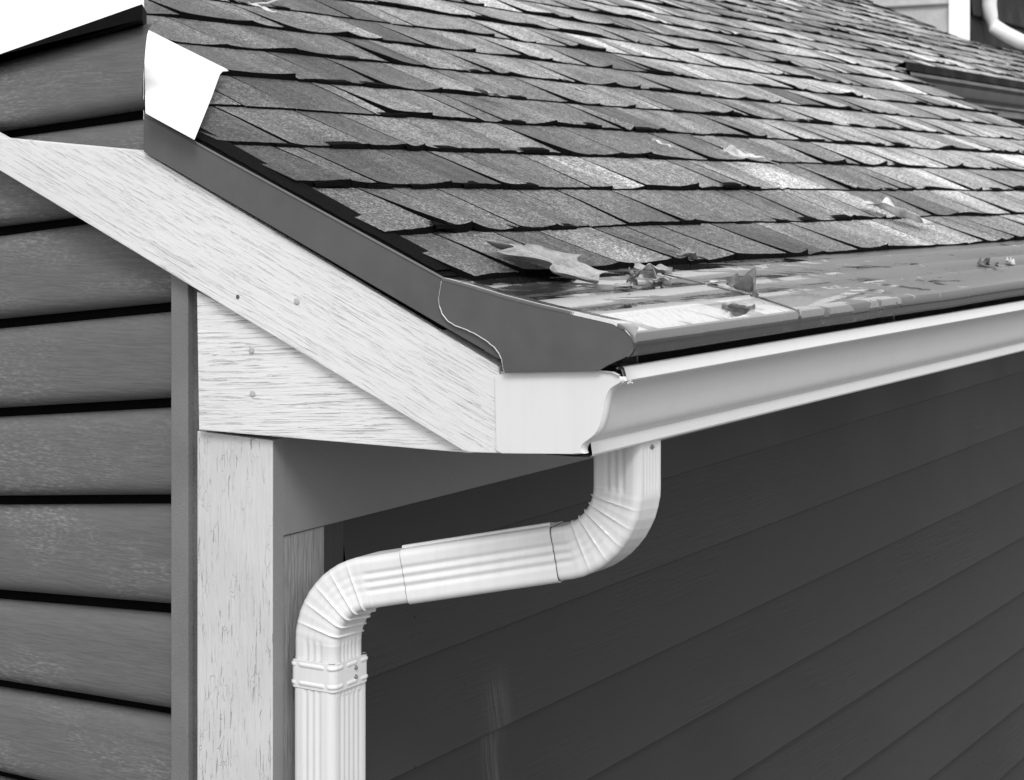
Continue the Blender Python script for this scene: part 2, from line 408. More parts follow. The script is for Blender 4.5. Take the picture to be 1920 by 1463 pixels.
# --- rake board, return, flashing on the gable plane
rb = gx(XR, [(-260, 234), (0, 258), (258, 282), (300, 305), (935, 688), (936, 703), (938, 850), (880, 848.5), (868, 845), (270, 483), (0, 320), (-260, 163+2)])
rb[-1] = (rb[-1][0], rb[-2][1] + (rb[-1][0] - rb[-2][0]) * KR)
rb[0] = (rb[-1][0], rb[-1][1] + .05)
rake = prism('rake_board', rb, XR, .0, M['rake_wood'], house, .0018)
ret = prism('cornice_return', gx(-.016, [(369, 547), (373, 806.5), (600, 826), (884, 850), (700, 733), (560, 652), (430, 577)]), -.016, .004, M['ret_wood'], house, .0015)
prism('return_backing', gx(.006, [(380, 540), (380, 800), (900, 846), (900, 800)]), .006, .02, M['black'], house, 0)  # black sheet stands in for the shade inside the open crack
def nailhead(px, py, X, par, r=.0060, m='nail', hole=False):
    p = onX(px, py, X); b = MB(); n = 16
    prof = ((.0, r), (.0016, r * .96), (.0022, r * .7), (.0023, .0001)) if not hole else ((.0004, r), (.0005, .0001))
    b.loft([[(X - h, p.y + q * cos(2*pi*k/n), p.z + q * sin(2*pi*k/n)) for k in range(n)] for h, q in prof], cap=True)
    return b.build('nail_head', M[m], par)
nailhead(557, 565, XR, rake); nailhead(472, 657, -.016, ret); nailhead(474, 738, -.016, ret)
nh = nailhead(446, 557, XR, rake, .0042, 'trim_dark', True); nh.name = 'nail_hole'

XF = -.040
fl = gx(XF, [(270, 216), (830, 523), (935, 581), (940, 676), (925, 667), (270, 285)])
fo = prism('rake_flashing', fl, XF, XF + .003, M['flash'], house, .0008)
# its rolled top edge
p0, p1 = onX(270, 215, XF), onX(834, 524, XF); b = MB()
b.loft([[(p.x + dx, p.y, p.z + dz) for dx, dz in ((0, -.004), (-.0012, -.001), (.0006, .0014), (.003, .0016), (.016, -.003), (.016, -.005), (.002, -.002))] for p in (p0, p1)], cap=True)
b.build('flashing_hem', M['flash'], fo)

# --- corner board and trims
ZB = onX(512, 822, 0).z
prism('corner_board', [(.4753, ZB - .004), (.4753, 0), (.6522, 0), (.6522, ZB + .002)], -.001, .0275, M['corner'], house, .003)
prism('trim_board', [(.668, 0), (.668, 2.86), (.709, 2.88), (.709, 0)], -.008, .05, M['trim'], house, .002)
prism('trim_recess', [(.6524, 0), (.6524, 2.84), (.6678, 2.85), (.6678, 0)], .006, .05, M['trim_dark'], house, 0)  # narrow recess strip, darker grey than the trim
prism('side_face_strip', [(-.0005, 0), (-.0005, 2.56), (.0282, 2.56), (.0282, 0)], .4740, .4752, M['side_grey'], house, 0, axis='Y')  # thin overlay on the corner board's side, its shade painted in as grey
ZBB = 2.383
prism('beam', [(.0284, ZBB), (.0284, 2.573), (7.15, 2.573), (7.15, ZBB + .02)], .4742, .545, M['beam'], house, .002, axis='Y')
prism('side_board', [(.0305, 0), (.0305, ZBB - .0015), (.154, ZBB - .001), (.154, 0)], .4775, .53, M['side_board'], house, .002, axis='Y')
prism('dark_trim', [(.1555, 0), (.1555, ZBB), (.200, ZBB), (.200, 0)], .492, .56, M['dark_siding_trim'], house, .002, axis='Y')
prism('dark_trim', [(.2015, 0), (.2015, ZBB), (.246, ZBB), (.246, 0)], .500, .56, M['dark_siding_trim'], house, .004, axis='Y')
prism('soffit', [(.002, 2.5745), (.002, 2.586), (.472, 2.586), (.472, 2.5745)], .0, 7.15, M['beam'], house, 0)
prism('fascia_board', [(.0005, 2.587), (.0005, 2.80), (.028, 2.80), (.028, 2.587)], .0, 7.18, M['beam'], house, 0)

# --- dark lap siding on the eave wall
dsb = MB(); LAP = .2155
for i in range(12):
    zb = 2.272 - i * LAP; rows = []
    for x in [.247 + j * .3 for j in range(24)]:
        tl = .0072 * x + noise.noise(Vector((x * .7, i * 3.1, 0))) * .0012
        z = zb + tl; o = noise.noise(Vector((x * 1.1, i * 5.3, 2))) * .0012
        rows.append([(x, .519, z + LAP + .01), (x, .515, z + LAP * .7), (x, .4950 + o, z + .006), (x, .4942 + o, z + .0025), (x, .4955 + o, z), (x, .510, z + .001), (x, .512, z + .005), (x, .523, z + .005)])
    dsb.loft(rows, closed=False)
ds = dsb.build('eave_siding', M['dark_siding'], house); sharp(ds, 25)
prism('wall_core', [(.03, 0), (.03, 2.57), (7.12, 2.57), (7.12, 0)], .525, .60, M['black'], house, 0, axis='Y')

def mitre(name, x0):
    # the free end of the tall wall is cut back at an angle towards its rear
    for v in bpy.data.objects[name].data.vertices:
        if v.co.y < .90 and v.co.z > 2.85 and v.co.x > .02: v.co.y += (v.co.x - .022) * .935
# --- gable lap boards (each board slightly out of level, as in the picture), deep shadow grooves
XS = .022
bands = [((0, 103), (270, 8), (0, 107), (270, 40)),
         ((0, 243), (258, 203), (0, 258), (258, 222)),
         ((0, 423), (326, 383), (0, 441), (326, 396)),
         ((0, 598), (326, 566), (0, 616), (326, 584)),
         ((0, 766), (326, 747), (0, 784), (326, 766)),
         ((0, 932), (326, 930), (0, 951), (326, 949)),
         ((0, 1110), (326, 1137), (0, 1131), (326, 1159)),
         ((0, 1280), (326, 1334), (0, 1299), (326, 1352)),
         ((0, 1452), (326, 1530), (0, 1470), (326, 1550)),
         ((0, 1640), (326, 1740), (0, 1660), (326, 1760))] + [((0, 1640 + 190*q), (326, 1740 + 200*q), (0, 1660 + 190*q), (326, 1760 + 200*q)) for q in range(1, 9)]
def ext(a, b, px): return a[1] + (b[1] - a[1]) * (px - a[0]) / (b[0] - a[0])
gs = MB(); PXS = (-400, -200, 0, 80, 160, 240, 326)
for i in range(len(bands) - 1):
    lo, hi = bands[i], bands[i + 1]; rows = []
    pxs = PXS if i >= 2 else (-400, -200, 0, 80, 160, 240, 271)
    for px in pxs:
        A = onX(px, ext(lo[2], lo[3], px), XS); B = onX(px, ext(hi[0], hi[1], px), XS); r = []
        for s, x in ((0, .060), (0, .050), (.035, .041), (.08, .034), (.15, .0285), (.28, .0245), (.6, .0185), (.76, .0158), (.84, .0155), (.90, .0175), (.95, .0225), (.985, .031), (1.0, .042), (1.0, .060)):
            q = A.lerp(B, s); r.append((x + .001, q.y, q.z))
        rows.append(r)
    gs.loft(rows, closed=False)
gso = gs.build('gable_siding', M['gable_siding'], house); sharp(gso, 50)
# the wall behind, painted black for the shade in the grooves; its top edge carries a black cap
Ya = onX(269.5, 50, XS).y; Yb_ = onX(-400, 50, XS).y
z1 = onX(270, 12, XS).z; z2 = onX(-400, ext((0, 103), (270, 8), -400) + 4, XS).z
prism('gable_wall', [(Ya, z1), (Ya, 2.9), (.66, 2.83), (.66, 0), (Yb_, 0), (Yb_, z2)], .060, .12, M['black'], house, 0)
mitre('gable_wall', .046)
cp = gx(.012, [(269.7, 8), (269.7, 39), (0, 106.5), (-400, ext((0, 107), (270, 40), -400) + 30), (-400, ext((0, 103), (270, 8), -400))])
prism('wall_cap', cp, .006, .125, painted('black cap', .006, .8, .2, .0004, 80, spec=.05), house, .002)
mitre('wall_cap', .006)

# --- set-back wing beyond the low roof
prism('wing_wall', [(7.24, 0), (7.24, 3.62), (19, 3.62), (19, 0)], 2.16, 2.3, M['dark_siding'], house, 0, axis='Y')
prism('end_wall', [(.55, 0), (.55, 2.75), (2.2, 3.5), (2.2, 0)], 7.05, 7.15, M['dark_siding'], house, 0)
prism('wing_fascia', [(7.50, 3.50), (7.50, 3.66), (19, 3.66), (19, 3.50)], 2.06, 2.10, M['dark_gutter'], house, 0, axis='Y')
# --- upper storey rising through the roof
UX, UY = 13.1, 3.44
uw = prism('upper_wall', [(UY, 3.9), (UY, 6.3), (9, 6.3), (9, 5.5)], UX, UX + .02, painted('pale upper siding', .40, .5, .1, .001, 60), house, 0)
b = MB()
for i in range(6):
    z = 4.62 + i * .33 - .33
    b.loft([[(UX - .004, y, z + .33), (UX - .045, y, z + .012), (UX - .04, y, z), (UX, y, z)] for y in (UY + .001, 9)], closed=False)
b.build('upper_siding', painted('pale lap siding', .42, .5, .12, .001, 60), uw)
pp = onX(1780, 40, UX - .05)
prism('corner_board', [(UY - .03, 4.1), (UY - .03, 6.32), (pp.y, 6.32), (pp.y, 4.1)], UX - .07, UX - .046, painted('white upper corner board', .85, .5, .03, 0), uw, .005)
b = MB()
for i in range(6):
    z = 4.52 + i * .33 - .33
    b.loft([[(x, UY - .004, z + .33), (x, UY - .04, z + .012), (x, UY - .035, z), (x, UY, z)] for x in (UX, 19)], closed=False)
b.box((UX, UY, 3.9), (19, UY + .1, 6.3))
b.build('upper_siding', painted('dark upper siding', .022, .7, .1, 0, spec=.15), uw)

# ------------------------------------------------------------ gutter
gut = thing('gutter', 'long white ogee gutter running along the low front eave', 'gutter')
PROF = [(0.0, 2.700), (0.0, 2.5735), (-.020, 2.573), (-.155, 2.5738), (-.1685, 2.5748), (-.1735, 2.5768), (-.1752, 2.5800), (-.1722, 2.5985),
        (-.1735, 2.6010), (-.1775, 2.6042), (-.1825, 2.6085), (-.1868, 2.6145), (-.1898, 2.6225), (-.1920, 2.6330), (-.1940, 2.6450), (-.1960, 2.6570), (-.1990, 2.6680),
        (-.2035, 2.6775), (-.2100, 2.6860), (-.2180, 2.6925), (-.2265, 2.6968), (-.2335, 2.6990), (-.2372, 2.7000), (-.2388, 2.7025), (-.2335, 2.7210),
        (-.2322, 2.7228), (-.2295, 2.7237), (-.2200, 2.7225), (-.2190, 2.7195), (-.2270, 2.7190), (-.2290, 2.7150), (-.2320, 2.7040)]
def gutter_body(par, x0, x1, m, dy=0, dz=0, step=.25):
    b = MB(); rows = []; n = int((x1 - x0) / step)
    for i in range(n + 1):
        x = x0 + (x1 - x0) * i / n; wv = noise.noise(Vector((x * .9, 3, dy))) * .0012
        rows.append([(x, y + dy + (wv * .5 if y < -.15 else 0), z + dz + wv * .6) for y, z in PROF])
    b.loft(rows, closed=False)
    inner = [[(x, y + dy, z + dz) for y, z in ((-.004, 2.70), (-.004, 2.578), (-.150, 2.579), (-.165, 2.61), (-.180, 2.65), (-.195, 2.682), (-.205, 2.69), (-.2195, 2.718))] for x in (x0, x1)]
    o = b.build('trough', m, par); sharp(o, 24)
    c = MB(); c.loft(inner, closed=False); c.build('trough_lining', M['foil'], o); return o
gutter_body(gut, .004, 7.2, M['white_metal'])
XC = -.034
cap_px = [(927, 706), (938, 702), (941, 698.5), (1000, 696.5), (1060, 695.5), (1121, 696), (1150, 700), (1162, 706), (1166, 714), (1160, 719.5), (1152, 724), (1145, 729), (1140, 736), (1136.5, 745), (1134, 755),
          (1131, 772), (1128, 786), (1124, 800), (1120, 808), (1114.5, 815.5), (1107, 822), (1099, 827.5), (1092.5, 833), (1089.5, 839), (1089, 845), (1091, 850.5), (1070, 851.8), (940, 850.5), (930, 845)]
cap = prism('end_cap', gx(XC, cap_px), XC, XC + .004, M['white_metal'], gut, .0012)
# folded rim behind the cap face
rim = MB(); pl = gx(XC, cap_px[7:27]); rows = []
for X, o in ((XC + .002, 0), (XC + .004, .0022), (XC + .010, .003), (XC + .018, .0026), (XC + .020, 0)):
    row = []
    for i, (y, z) in enumerate(pl):
        a = pl[max(i-1, 0)]; c = pl[min(i+1, len(pl)-1)]; tx, tz = c[0]-a[0], c[1]-a[1]; L = sqrt(tx*tx + tz*tz) + 1e-9
        row.append((X, y + tz / L * o * 1.0 * (1 if tz < 0 else -1) * 0 - o, z - o * .3))
    rows.append(row)
rim.loft(rows, closed=False); sharp(rim.build('rim', M['white_metal'], cap), 60)
# top flange of cap, bent out
tf = MB(); tp = gx(XC, cap_px[2:8])
tf.loft([[(XC + .002, y, z - .003), (XC - .004, y, z + .0005), (XC - .005, y, z + .0018), (XC + .004, y, z + .0018)] for y, z in tp], closed=False)
sharp(tf.build('flange', M['white_metal'], cap), 60)
# flattened bead of sealant at the lip, hidden hangers inside
b = MB(); q = onX(1168, 716, 0)
for i in range(6):
    p = Vector((.003 + .003 * i, q.y - .004 - random.uniform(0, .003), q.z - .002 + random.uniform(-.003, .003)))
    b.tube([p - Vector((.002, 0, 0)), p, p + Vector((.002, 0, .001))], [.0012, random.uniform(.002, .003), .001], 8)
b.build('sealant', M['white_metal'], gut, smooth=True)
for x in (.10, 1.32, 2.6, 3.9, 5.2, 6.4):
    b = MB(); b.box((x, -.225, 2.716), (x + .025, -.004, 2.7185)); b.box((x + .03, -.19, 2.70), (x + .034, -.16, 2.74)); b.build('hanger', M['steel'], gut)

# ------------------------------------------------------------ gutter guard
gg = thing('gutter_guard', 'wet grey metal gutter cover under the shingles above the white gutter', 'gutter guard')
GP = [(.150, 2.8640), (.040, 2.8433), (.036, 2.8443), (.030, 2.8407), (-.062, 2.8232), (-.066, 2.8240), (-.072, 2.8205), (-.150, 2.8057), (-.154, 2.8064), (-.160, 2.8035),
      (-.178, 2.8000), (-.235, 2.7835), (-.2465, 2.7798), (-.2510, 2.7770), (-.2530, 2.7725), (-.2530, 2.7590), (-.2505, 2.7560), (-.2500, 2.7440), (-.2470, 2.7405), (-.2350, 2.7370), (-.200, 2.7345), (-.12, 2.742), (-.02, 2.77)]
b = MB(); rows = []
for i in range(150):
    x = -.004 + i * .0485; wv = noise.noise(Vector((x * 2.2, 8, 0))) * .0014
    rows.append([(x, y + wv * .3, z + wv * (1 if y < 0 else .3) + noise.noise(Vector((x * 6, y * 22, 3))) * .0006) for y, z in GP])
b.loft(rows, closed=False); cvr = b.build('cover_panel', M['guard'], gg); sharp(cvr, 28)
for xs_ in (.665, 3.75):          # lapped joints between cover panels
    b = MB(); b.loft([[(x, y - .0002, z + d_) for y, z in GP] for x, d_ in ((xs_ - .001, .0), (xs_, .0016), (xs_ + .012, .0014), (xs_ + .013, .0))], closed=False)
    sharp(b.build('panel_joint', M['guard'], cvr), 40)
XG = -.044
ep_px = [(829, 523.5), (842, 526.5), (880, 537), (945, 556.5), (1020, 575.5), (1090, 591), (1130, 600), (1150, 605), (1170, 617), (1184, 632), (1188, 644), (1186, 657), (1177, 668), (1160, 676), (1140, 685), (1121, 696.5),
         (1040, 697.5), (946, 699.5), (943.5, 690), (941, 675), (936, 663), (927, 651), (912, 639), (895, 628), (876, 619), (856, 612), (840, 602), (829, 588), (824, 572), (823, 558), (826, 540)]
epl = gx(XG, ep_px)
ep = prism('end_panel', epl, XG, XG + .0025, M['flash'], gg, .0007)
# bright rolled top edge bending onto the cover
tops = epl[:13]
b = MB(); rows = []
for i, (y, z) in enumerate(tops):
    rows.append([(XG - .0006, y, z - .003), (XG - .0006, y, z + .0002), (XG + .0012, y, z + .0018), (XG + .005, y, z + .0022), (XG + (.018 if i < 9 else .009), y, z + .0016), (XG + (.050 if i < 9 else .012), y, z - .0006)])
b.loft(rows, closed=False); sharp(b.build('bent_flange', M['guard'], ep), 60)
# bright hem along the curved back edge
b = MB(); hp = epl[17:31] + epl[:1]
rr = [(XG - .0008, y, z) for y, z in hp]
sm_ = []
for i in range(len(rr) - 1):
    for j in range(4):
        a, c = Vector(rr[i]), Vector(rr[i+1]); p = a.lerp(c, j / 4); p.z += random.uniform(-.0004, .0004); p.y += random.uniform(-.0004, .0004); sm_.append(p)
b.tube(sm_, [.0009 if 6 < i < 44 else .0005 for i in range(len(sm_))], 6); b.build('cut_edge', M['drip'], ep, smooth=True)
def screw(p, nrm, par, r=.0042):
    nrm = Vector(nrm).normalized(); u = nrm.orthogonal().normalized(); v = nrm.cross(u); b = MB(); n = 14; p = Vector(p)
    for hh in (((0, r * 1.35), (.0008, r * 1.35), (.0009, r * .95)), ((.0009, r * .8), (.0036, r * .72), (.0042, r * .5))):
        b.loft([[p + nrm * h + (u * cos(2*pi*k/n) + v * sin(2*pi*k/n)) * q for k in range(n)] for h, q in (hh[0], hh[1], hh[2])], cap=True)
    return sharp(b.build('screw', M['steel'], par), 40)
sp = onP(885, 533, 2.857 - .11 * .19 + .002, .19)
screw((sp.x, sp.y, sp.z), (0, -.2, 1), gg, .0036)

# ------------------------------------------------------------ downspout
dsp = thing('downspout', 'white corrugated metal downspout with two elbows under the corner of the front gutter', 'downspout')
def section(hx, hv, rc, groove, nf=44, crimp=None):
    """closed ring in (a: X, b: normal); returns list of (a,b)"""
    pts = []
    # four sides, each with nf points, rounded corners
    for side in range(4):
        for i in range(nf):
            u = -1 + 2 * i / nf
            L = hx if side in (0, 2) else hv; D = hv if side in (0, 2) else hx
            t_ = u * L; flat = L - rc; off = D
            if abs(t_) > flat:
                d_ = abs(t_) - flat; off = D - rc + sqrt(max(rc*rc - d_*d_, 0)); 
            else:
                gq = t_ / (flat * (.66 if side in (1, 3) else .84))
                if abs(gq) < 1: off = D - groove * (.5 - .5 * cos((gq + 1) * pi * (3 if side in (1, 3) else 5))) * (1 if side in (1, 3) else .7) if groove else D
            if side == 0: pts.append((t_, off))
            elif side == 1: pts.append((off, -t_))
            elif side == 2: pts.append((-t_, -off))
            else: pts.append((-off, t_))
    return pts
def pipe_ring(P, T, hx=.0462, hv=.0462, groove=.0026, crin=0, rc=.013):
    Xx = Vector((1, 0, 0)); Tn = T.normalized(); V = Tn.cross(Xx).normalized(); U = V.cross(Tn).normalized()
    out = []
    for a, b_ in section(hx, hv, rc, groove):
        # crimp bulges the inner side (V sign given by crin)
        wgt = 0
        if crin:
            wgt = min(.72, max(0, .60 + .55 * (b_ / hv) * (1 if crin > 0 else -1))) * abs(crin)
        k = 1 + wgt
        out.append(P + U * a * k + V * b_ * k)
    return out
C1 = Vector((.2275, -.120, 2.399)); C2 = Vector((.086, .4165, 2.288))
TD = Vector((0, 0, -1)); TS = (C2 - C1).normalized()
def arc(C, T0, T1, r, n):
    ang = T0.angle(T1); tl = r * tan(ang / 2); A = C - T0 * tl; nrm = (T1 - T0 * T0.dot(T1)).normalized(); O = A + nrm * r
    return [(O - nrm * r * cos(ang * i / n) + T0 * r * sin(ang * i / n), T0 * cos(ang * i / n) + nrm * sin(ang * i / n)) for i in range(n + 1)], tl
R_ = .118; NA = 156
a1, tl1 = arc(C1, TD, TS, R_, NA); a2, tl2 = arc(C2, TS, TD, R_, NA)
def elbow(name, path, pre, post, inner, nr=6, outer=False):
    rings = []
    for P, T in pre: rings.append(pipe_ring(P, T))
    for i, (P, T) in enumerate(path):
        f_ = i / NA * nr; ph = (f_ + .5) % 1.0; d_ = ph - .5
        ridge = math.exp(-(d_ / .062) ** 2) * .075 - .045 * abs(d_) * 2 * 0 + .05 * (.25 - abs(abs(d_) - .0)) * (1 if True else 0) ; saw = .030 * (.5 - abs(d_)) * 0 - .028 * (1 - math.exp(-(d_ / .22) ** 2)) * .6
        fade = min(1, i / 9, (NA - i) / 9)
        gr_ = .0026 * (1 - fade) + .0007 * fade
        rings.append(pipe_ring(P, T, groove=gr_, crin=inner * (ridge + saw * 0) * fade))
    for P, T in post: rings.append(pipe_ring(P, T))
    b = MB(); b.loft(rings); return sharp(b.build(name, M['white_pipe'], dsp), 55)
s_end1 = a1[-1][0] + TS * .028; s_beg2 = a2[0][0] - TS * .075
V1 = TD.cross(Vector((1, 0, 0)))   # = -Y
# inner side of the first bend is +Y (V = -Y), of the second bend -Y and below
elbow('upper_elbow', a1, [(Vector((.2275, -.12, 2.585)) , TD), (Vector((.2275, -.12, 2.52)), TD), (a1[0][0] + Vector((0, 0, .004)), TD)], [(s_end1, TS), (s_end1 + TS * .03, TS)], -1)
elbow('lower_elbow', a2, [(s_beg2 - TS * .02, TS), (s_beg2, TS), (a2[0][0] - TS * .004, TS)], [(a2[-1][0] + TD * .02, TD), (a2[-1][0] + TD * .09, TD)], 1)
b = MB(); k_ = 1.055
A_, B_ = s_end1 - TS * .004, s_beg2 + TS * .006
b.loft([pipe_ring(A_.lerp(B_, q_), TS, hx=.0462 * s_, hv=.0462 * s_, groove=.0030) for q_, s_ in ((0, 1.0), (0, k_), (.01, k_), (.33, k_), (.66, k_), (.99, k_), (1, k_), (1, 1.0))])
op = sharp(b.build('offset_pipe', M['white_pipe'], dsp), 38)
# standing seam on the top of the offset pipe
Vn = TS.cross(Vector((1, 0, 0))).normalized(); 
if Vn.z < 0: Vn = -Vn
b = MB(); sa, sb = A_ + Vn * .0488 + Vector((-.020, 0, 0)), B_ + Vn * .0488 + Vector((-.020, 0, 0))
b.loft([[p, p + Vn * .004, p + Vn * .0052 + Vector((.004, 0, 0)), p + Vn * .003 + Vector((.012, 0, 0)), p + Vector((.014, 0, 0))] for p in (sa, sa.lerp(sb, .5), sb)], closed=False)
b.build('seam', M['white_pipe'], op)
# thin dark joint rings
for P in (A_, B_):
    b = MB(); b.loft([pipe_ring(P + TS * d_ * (1 if P is B_ else -1), TS, hx=.0462 * s_, hv=.0462 * s_, groove=.003) for d_, s_ in ((-.0005, 1.03), (.0014, 1.022), (.0014, 1.0))])
    b.build('joint_gap', M['trim_dark'], op)
Pl = Vector((C2.x, C2.y, a2[-1][0].z - .080))
b = MB(); b.loft([pipe_ring(Vector((C2.x + .0055, C2.y, z)), TD, hx=.0545, hv=.0455, groove=.0026) for z in (Pl.z, 1.6, 1.0, .1)])
sharp(b.build('lower_pipe', M['white_pipe'], dsp), 38)
# strap with embossed beads
zs0, zs1 = onX(560, 1236, .04).z, onX(560, 1288, .04).z
b = MB(); rings = []; NZ = 40
hs = .0495
def strap_ring(z, off):
    return [Vector((C2.x + a, C2.y - .0 - b_, z + off_z)) for (a, b_), off_z in zip(section(hs + off, hs + off, .012, 0, 60), [0] * 240)]
rows = []
for j in range(NZ + 1):
    z = zs0 + (zs1 - zs0) * j / NZ; q = j / NZ; ring = []
    sec = section(hs, hs, .012, 0, 60)
    for i, (a, b_) in enumerate(sec):
        side = i // 60; u = (i % 60) / 60.0
        bead = 0
        for (u0, u1) in ((-.1, .10), (.25, .74), (.88, 1.1)) if side in (1, 3) else ((.04, .22), (.40, .60), (.78, .96)):
            for q0 in (.17, .83):
                du = max(u0 - u, u - u1, 0) * .099; dq = (q - q0) * abs(zs0 - zs1)
                d_ = sqrt(du*du + dq*dq); bead = max(bead, 1 - (d_ / .0036) ** 2 if d_ < .0036 else 0)
        e = .0016 * sqrt(max(bead, 0)) 
        k2 = 1 + e / hs; ring.append(Vector((C2.x + .004 + a * k2 * 1.09, C2.y - b_ * k2, z)))
    rows.append(ring)
b.loft([[Vector((C2.x + (p.x - C2.x) * .94, C2.y + (p.y - C2.y) * .94, p.z)) for p in rows[0]]] + rows + [[Vector((C2.x + (p.x - C2.x) * .94, C2.y + (p.y - C2.y) * .94, p.z)) for p in rows[-1]]])
stx = sharp(b.build('strap', M['white_pipe'], dsp), 50)
for (px, py) in ((667, 1252), (667, 1269)):
    p = onY(px, py, C2.y - hs); screw(p, (0, -1, 0), stx, .0032)
ue = bpy.data.objects['upper_elbow']; p = onY(1223, 838, -.166); screw(p, (0, -1, 0), ue, .0034)

# ------------------------------------------------------------ far gutter, far downspout
g2 = thing('gutter', 'dark grey gutter far behind, on the set-back wing right of the low roof', 'gutter')
b = MB(); PR2 = [(2.055, 3.712), (1.99, 3.740), (1.986, 3.736), (1.984, 3.692), (2.03, 3.680)]
b.loft([[(x, y, z) for y, z in PR2] for x in (7.50, 19)], closed=False, cap=False); sharp(b.build('cover_panel', painted('black cover', .006, .6, .1, 0, spec=.1), g2), 40)
PR3 = [(2.055, 3.68), (1.975, 3.682), (1.968, 3.680), (1.966, 3.662), (1.975, 3.655), (1.99, 3.64), (1.995, 3.60), (1.998, 3.585), (2.012, 3.572), (2.02, 3.56), (2.02, 3.545), (2.055, 3.54)]
b = MB(); b.loft([[(x, y, z) for y, z in PR3] for x in (7.52, 19)], closed=False); sharp(b.build('trough', painted('grey far gutter', .028, .35, .1, 0), g2), 30)
d2 = thing('downspout', 'white downspout far behind, bending beside the upper corner board onto the far roof', 'downspout')
b = MB(); xq = 13.42
pts = [(xq, 3.36, 6.3), (xq, 3.36, 5), (xq, 3.36, 4.62), (xq, 3.35, 4.52), (xq, 3.31, 4.44), (xq, 3.22, 4.375), (xq, 3.08, 4.30)]
y = 2.95
while y > 2.2: pts.append((xq, y, roofz(y) + .165)); y -= .15
b.tube(pts, .066, 14); b.build('pipe', M['white_pipe'], d2, smooth=True)

# ------------------------------------------------------------ white sheet lying at the rake
def sheet():
    P = [(270, 52), (343, 89), (421, 127.5), (428.5, 132.5), (417.5, 133.5), (412, 140), (397, 182), (365, 261), (317, 235), (273, 211)]
    W = [onP(px, py, Z0 + .020, KR) for px, py in P]
    bm = bmesh.new(); va = [bm.verts.new(p) for p in W]; vb = [bm.verts.new(p - Vector((0, -.0006, .0016))) for p in W]
    bm.faces.new(va); bm.faces.new(vb[::-1])
    for i in range(len(W)): bm.faces.new((va[i], vb[i], vb[(i+1) % len(W)], va[(i+1) % len(W)]))
    bmesh.ops.recalc_face_normals(bm, faces=bm.faces)
    me = bpy.data.meshes.new('metal_sheet'); bm.to_mesh(me); bm.free(); me.materials.append(M['sheet'])
    o = bpy.data.objects.new('metal_sheet', me); COL.objects.link(o)
    return tag(o, 'blank white sheet lying over the shingles at the upper rake edge', 'sheet')
sheet()

# ------------------------------------------------------------ fallen leaves
def lobes(t_, n, depth):
    e = sin(pi * min(1, t_ * 1.02)) ** .7
    return e * (1 - depth * (.5 + .5 * cos(2 * pi * n * t_ ** 1.1)))
def leaf(p, yaw_, L, W, label, m='leaf', n=3, depth=.45, curl=.5, wave=.1, pitch=0, roll=0, seed=0, stem=.25, slope=KR, group='fallen leaves on the roof', name='leaf'):
    rnd = random.Random(seed); b = MB(); N, K = 36, 8; rows = []
    R = Matrix.Rotation(math.atan(slope), 4, 'X') @ Matrix.Rotation(yaw_, 4, 'Z') @ Matrix.Rotation(pitch, 4, 'Y') @ Matrix.Rotation(roll, 4, 'X')
    P = Vector(p)
    for i in range(N + 1):
        t_ = i / N; wl = W * .5 * lobes(t_, n, depth) + .0004; wr = W * .5 * lobes(min(1, t_ * 1.03), n, depth * 1.1) + .0004; row = []
        for j in range(-K, K + 1):
            q = j / K; yy = (wl if q < 0 else wr) * q
            lobe_push = L * .05 * abs(q) * (1 if n else 0)
            z = curl * (abs(yy) / W) ** 1.5 * W * 1.2 + wave * W * noise.noise(Vector((t_ * 3.3, q * 1.6, seed * 3.7))) * (abs(q) + .25) * 2 + curl * L * .30 * (t_ - .5) ** 2 * rnd.choice((1, 1))
            row.append(P + (R @ Vector((t_ * L + lobe_push, yy, max(z, -.0005) + .0015))))
        rows.append(row)
    b.loft(rows, closed=False)
    o = b.build(name, M[m], None, smooth=True)
    md = o.modifiers.new('thick', 'SOLIDIFY'); md.thickness = .0006
    tag(o, label, 'leaf', group)
    v = MB(); mid = [r[K] + (R @ Vector((0, 0, .0009))) for r in rows[:-3]]
    if stem:
        d0 = (R @ Vector((-1, 0, 0))); s0 = rows[0][K]
        mid = [s0 + d0 * L * stem + (R @ Vector((0, L * .04, .002))), s0 + d0 * L * stem * .5 + (R @ Vector((0, L * .015, .001)))] + mid
    v.tube(mid, [.0011] * 2 + [.0011 * (1 - .7 * i / len(mid)) for i in range(len(mid) - 2)], 6)
    for s_ in range(4, N - 6, 6):
        for sg in (-1, 1):
            r0, r1 = rows[s_], rows[min(N, s_ + 3)]
            v.tube([r0[K] + (R @ Vector((0, 0, .0006))), r1[K + sg * 4] + (R @ Vector((0, 0, .0007))), rows[min(N, s_ + 5)][K + sg * 7] + (R @ Vector((0, 0, .0006)))], .00035, 4)
    v.build('leaf_rib', M['vein'], o, smooth=True)
    return o
GK = .19; GZ = 2.857 - .11 * .19
def onG(px, py): return onP(px, py, GZ, GK)
def R(px, py, up=.0): p = onRoof(px, py); return (p.x, p.y, p.z + up)
def G(px, py, up=.0): p = onG(px, py); return (p.x, p.y, p.z + up)
def between(pa, pb):
    d_ = Vector(pb) - Vector(pa); return math.atan2(d_.y, d_.x), d_.length
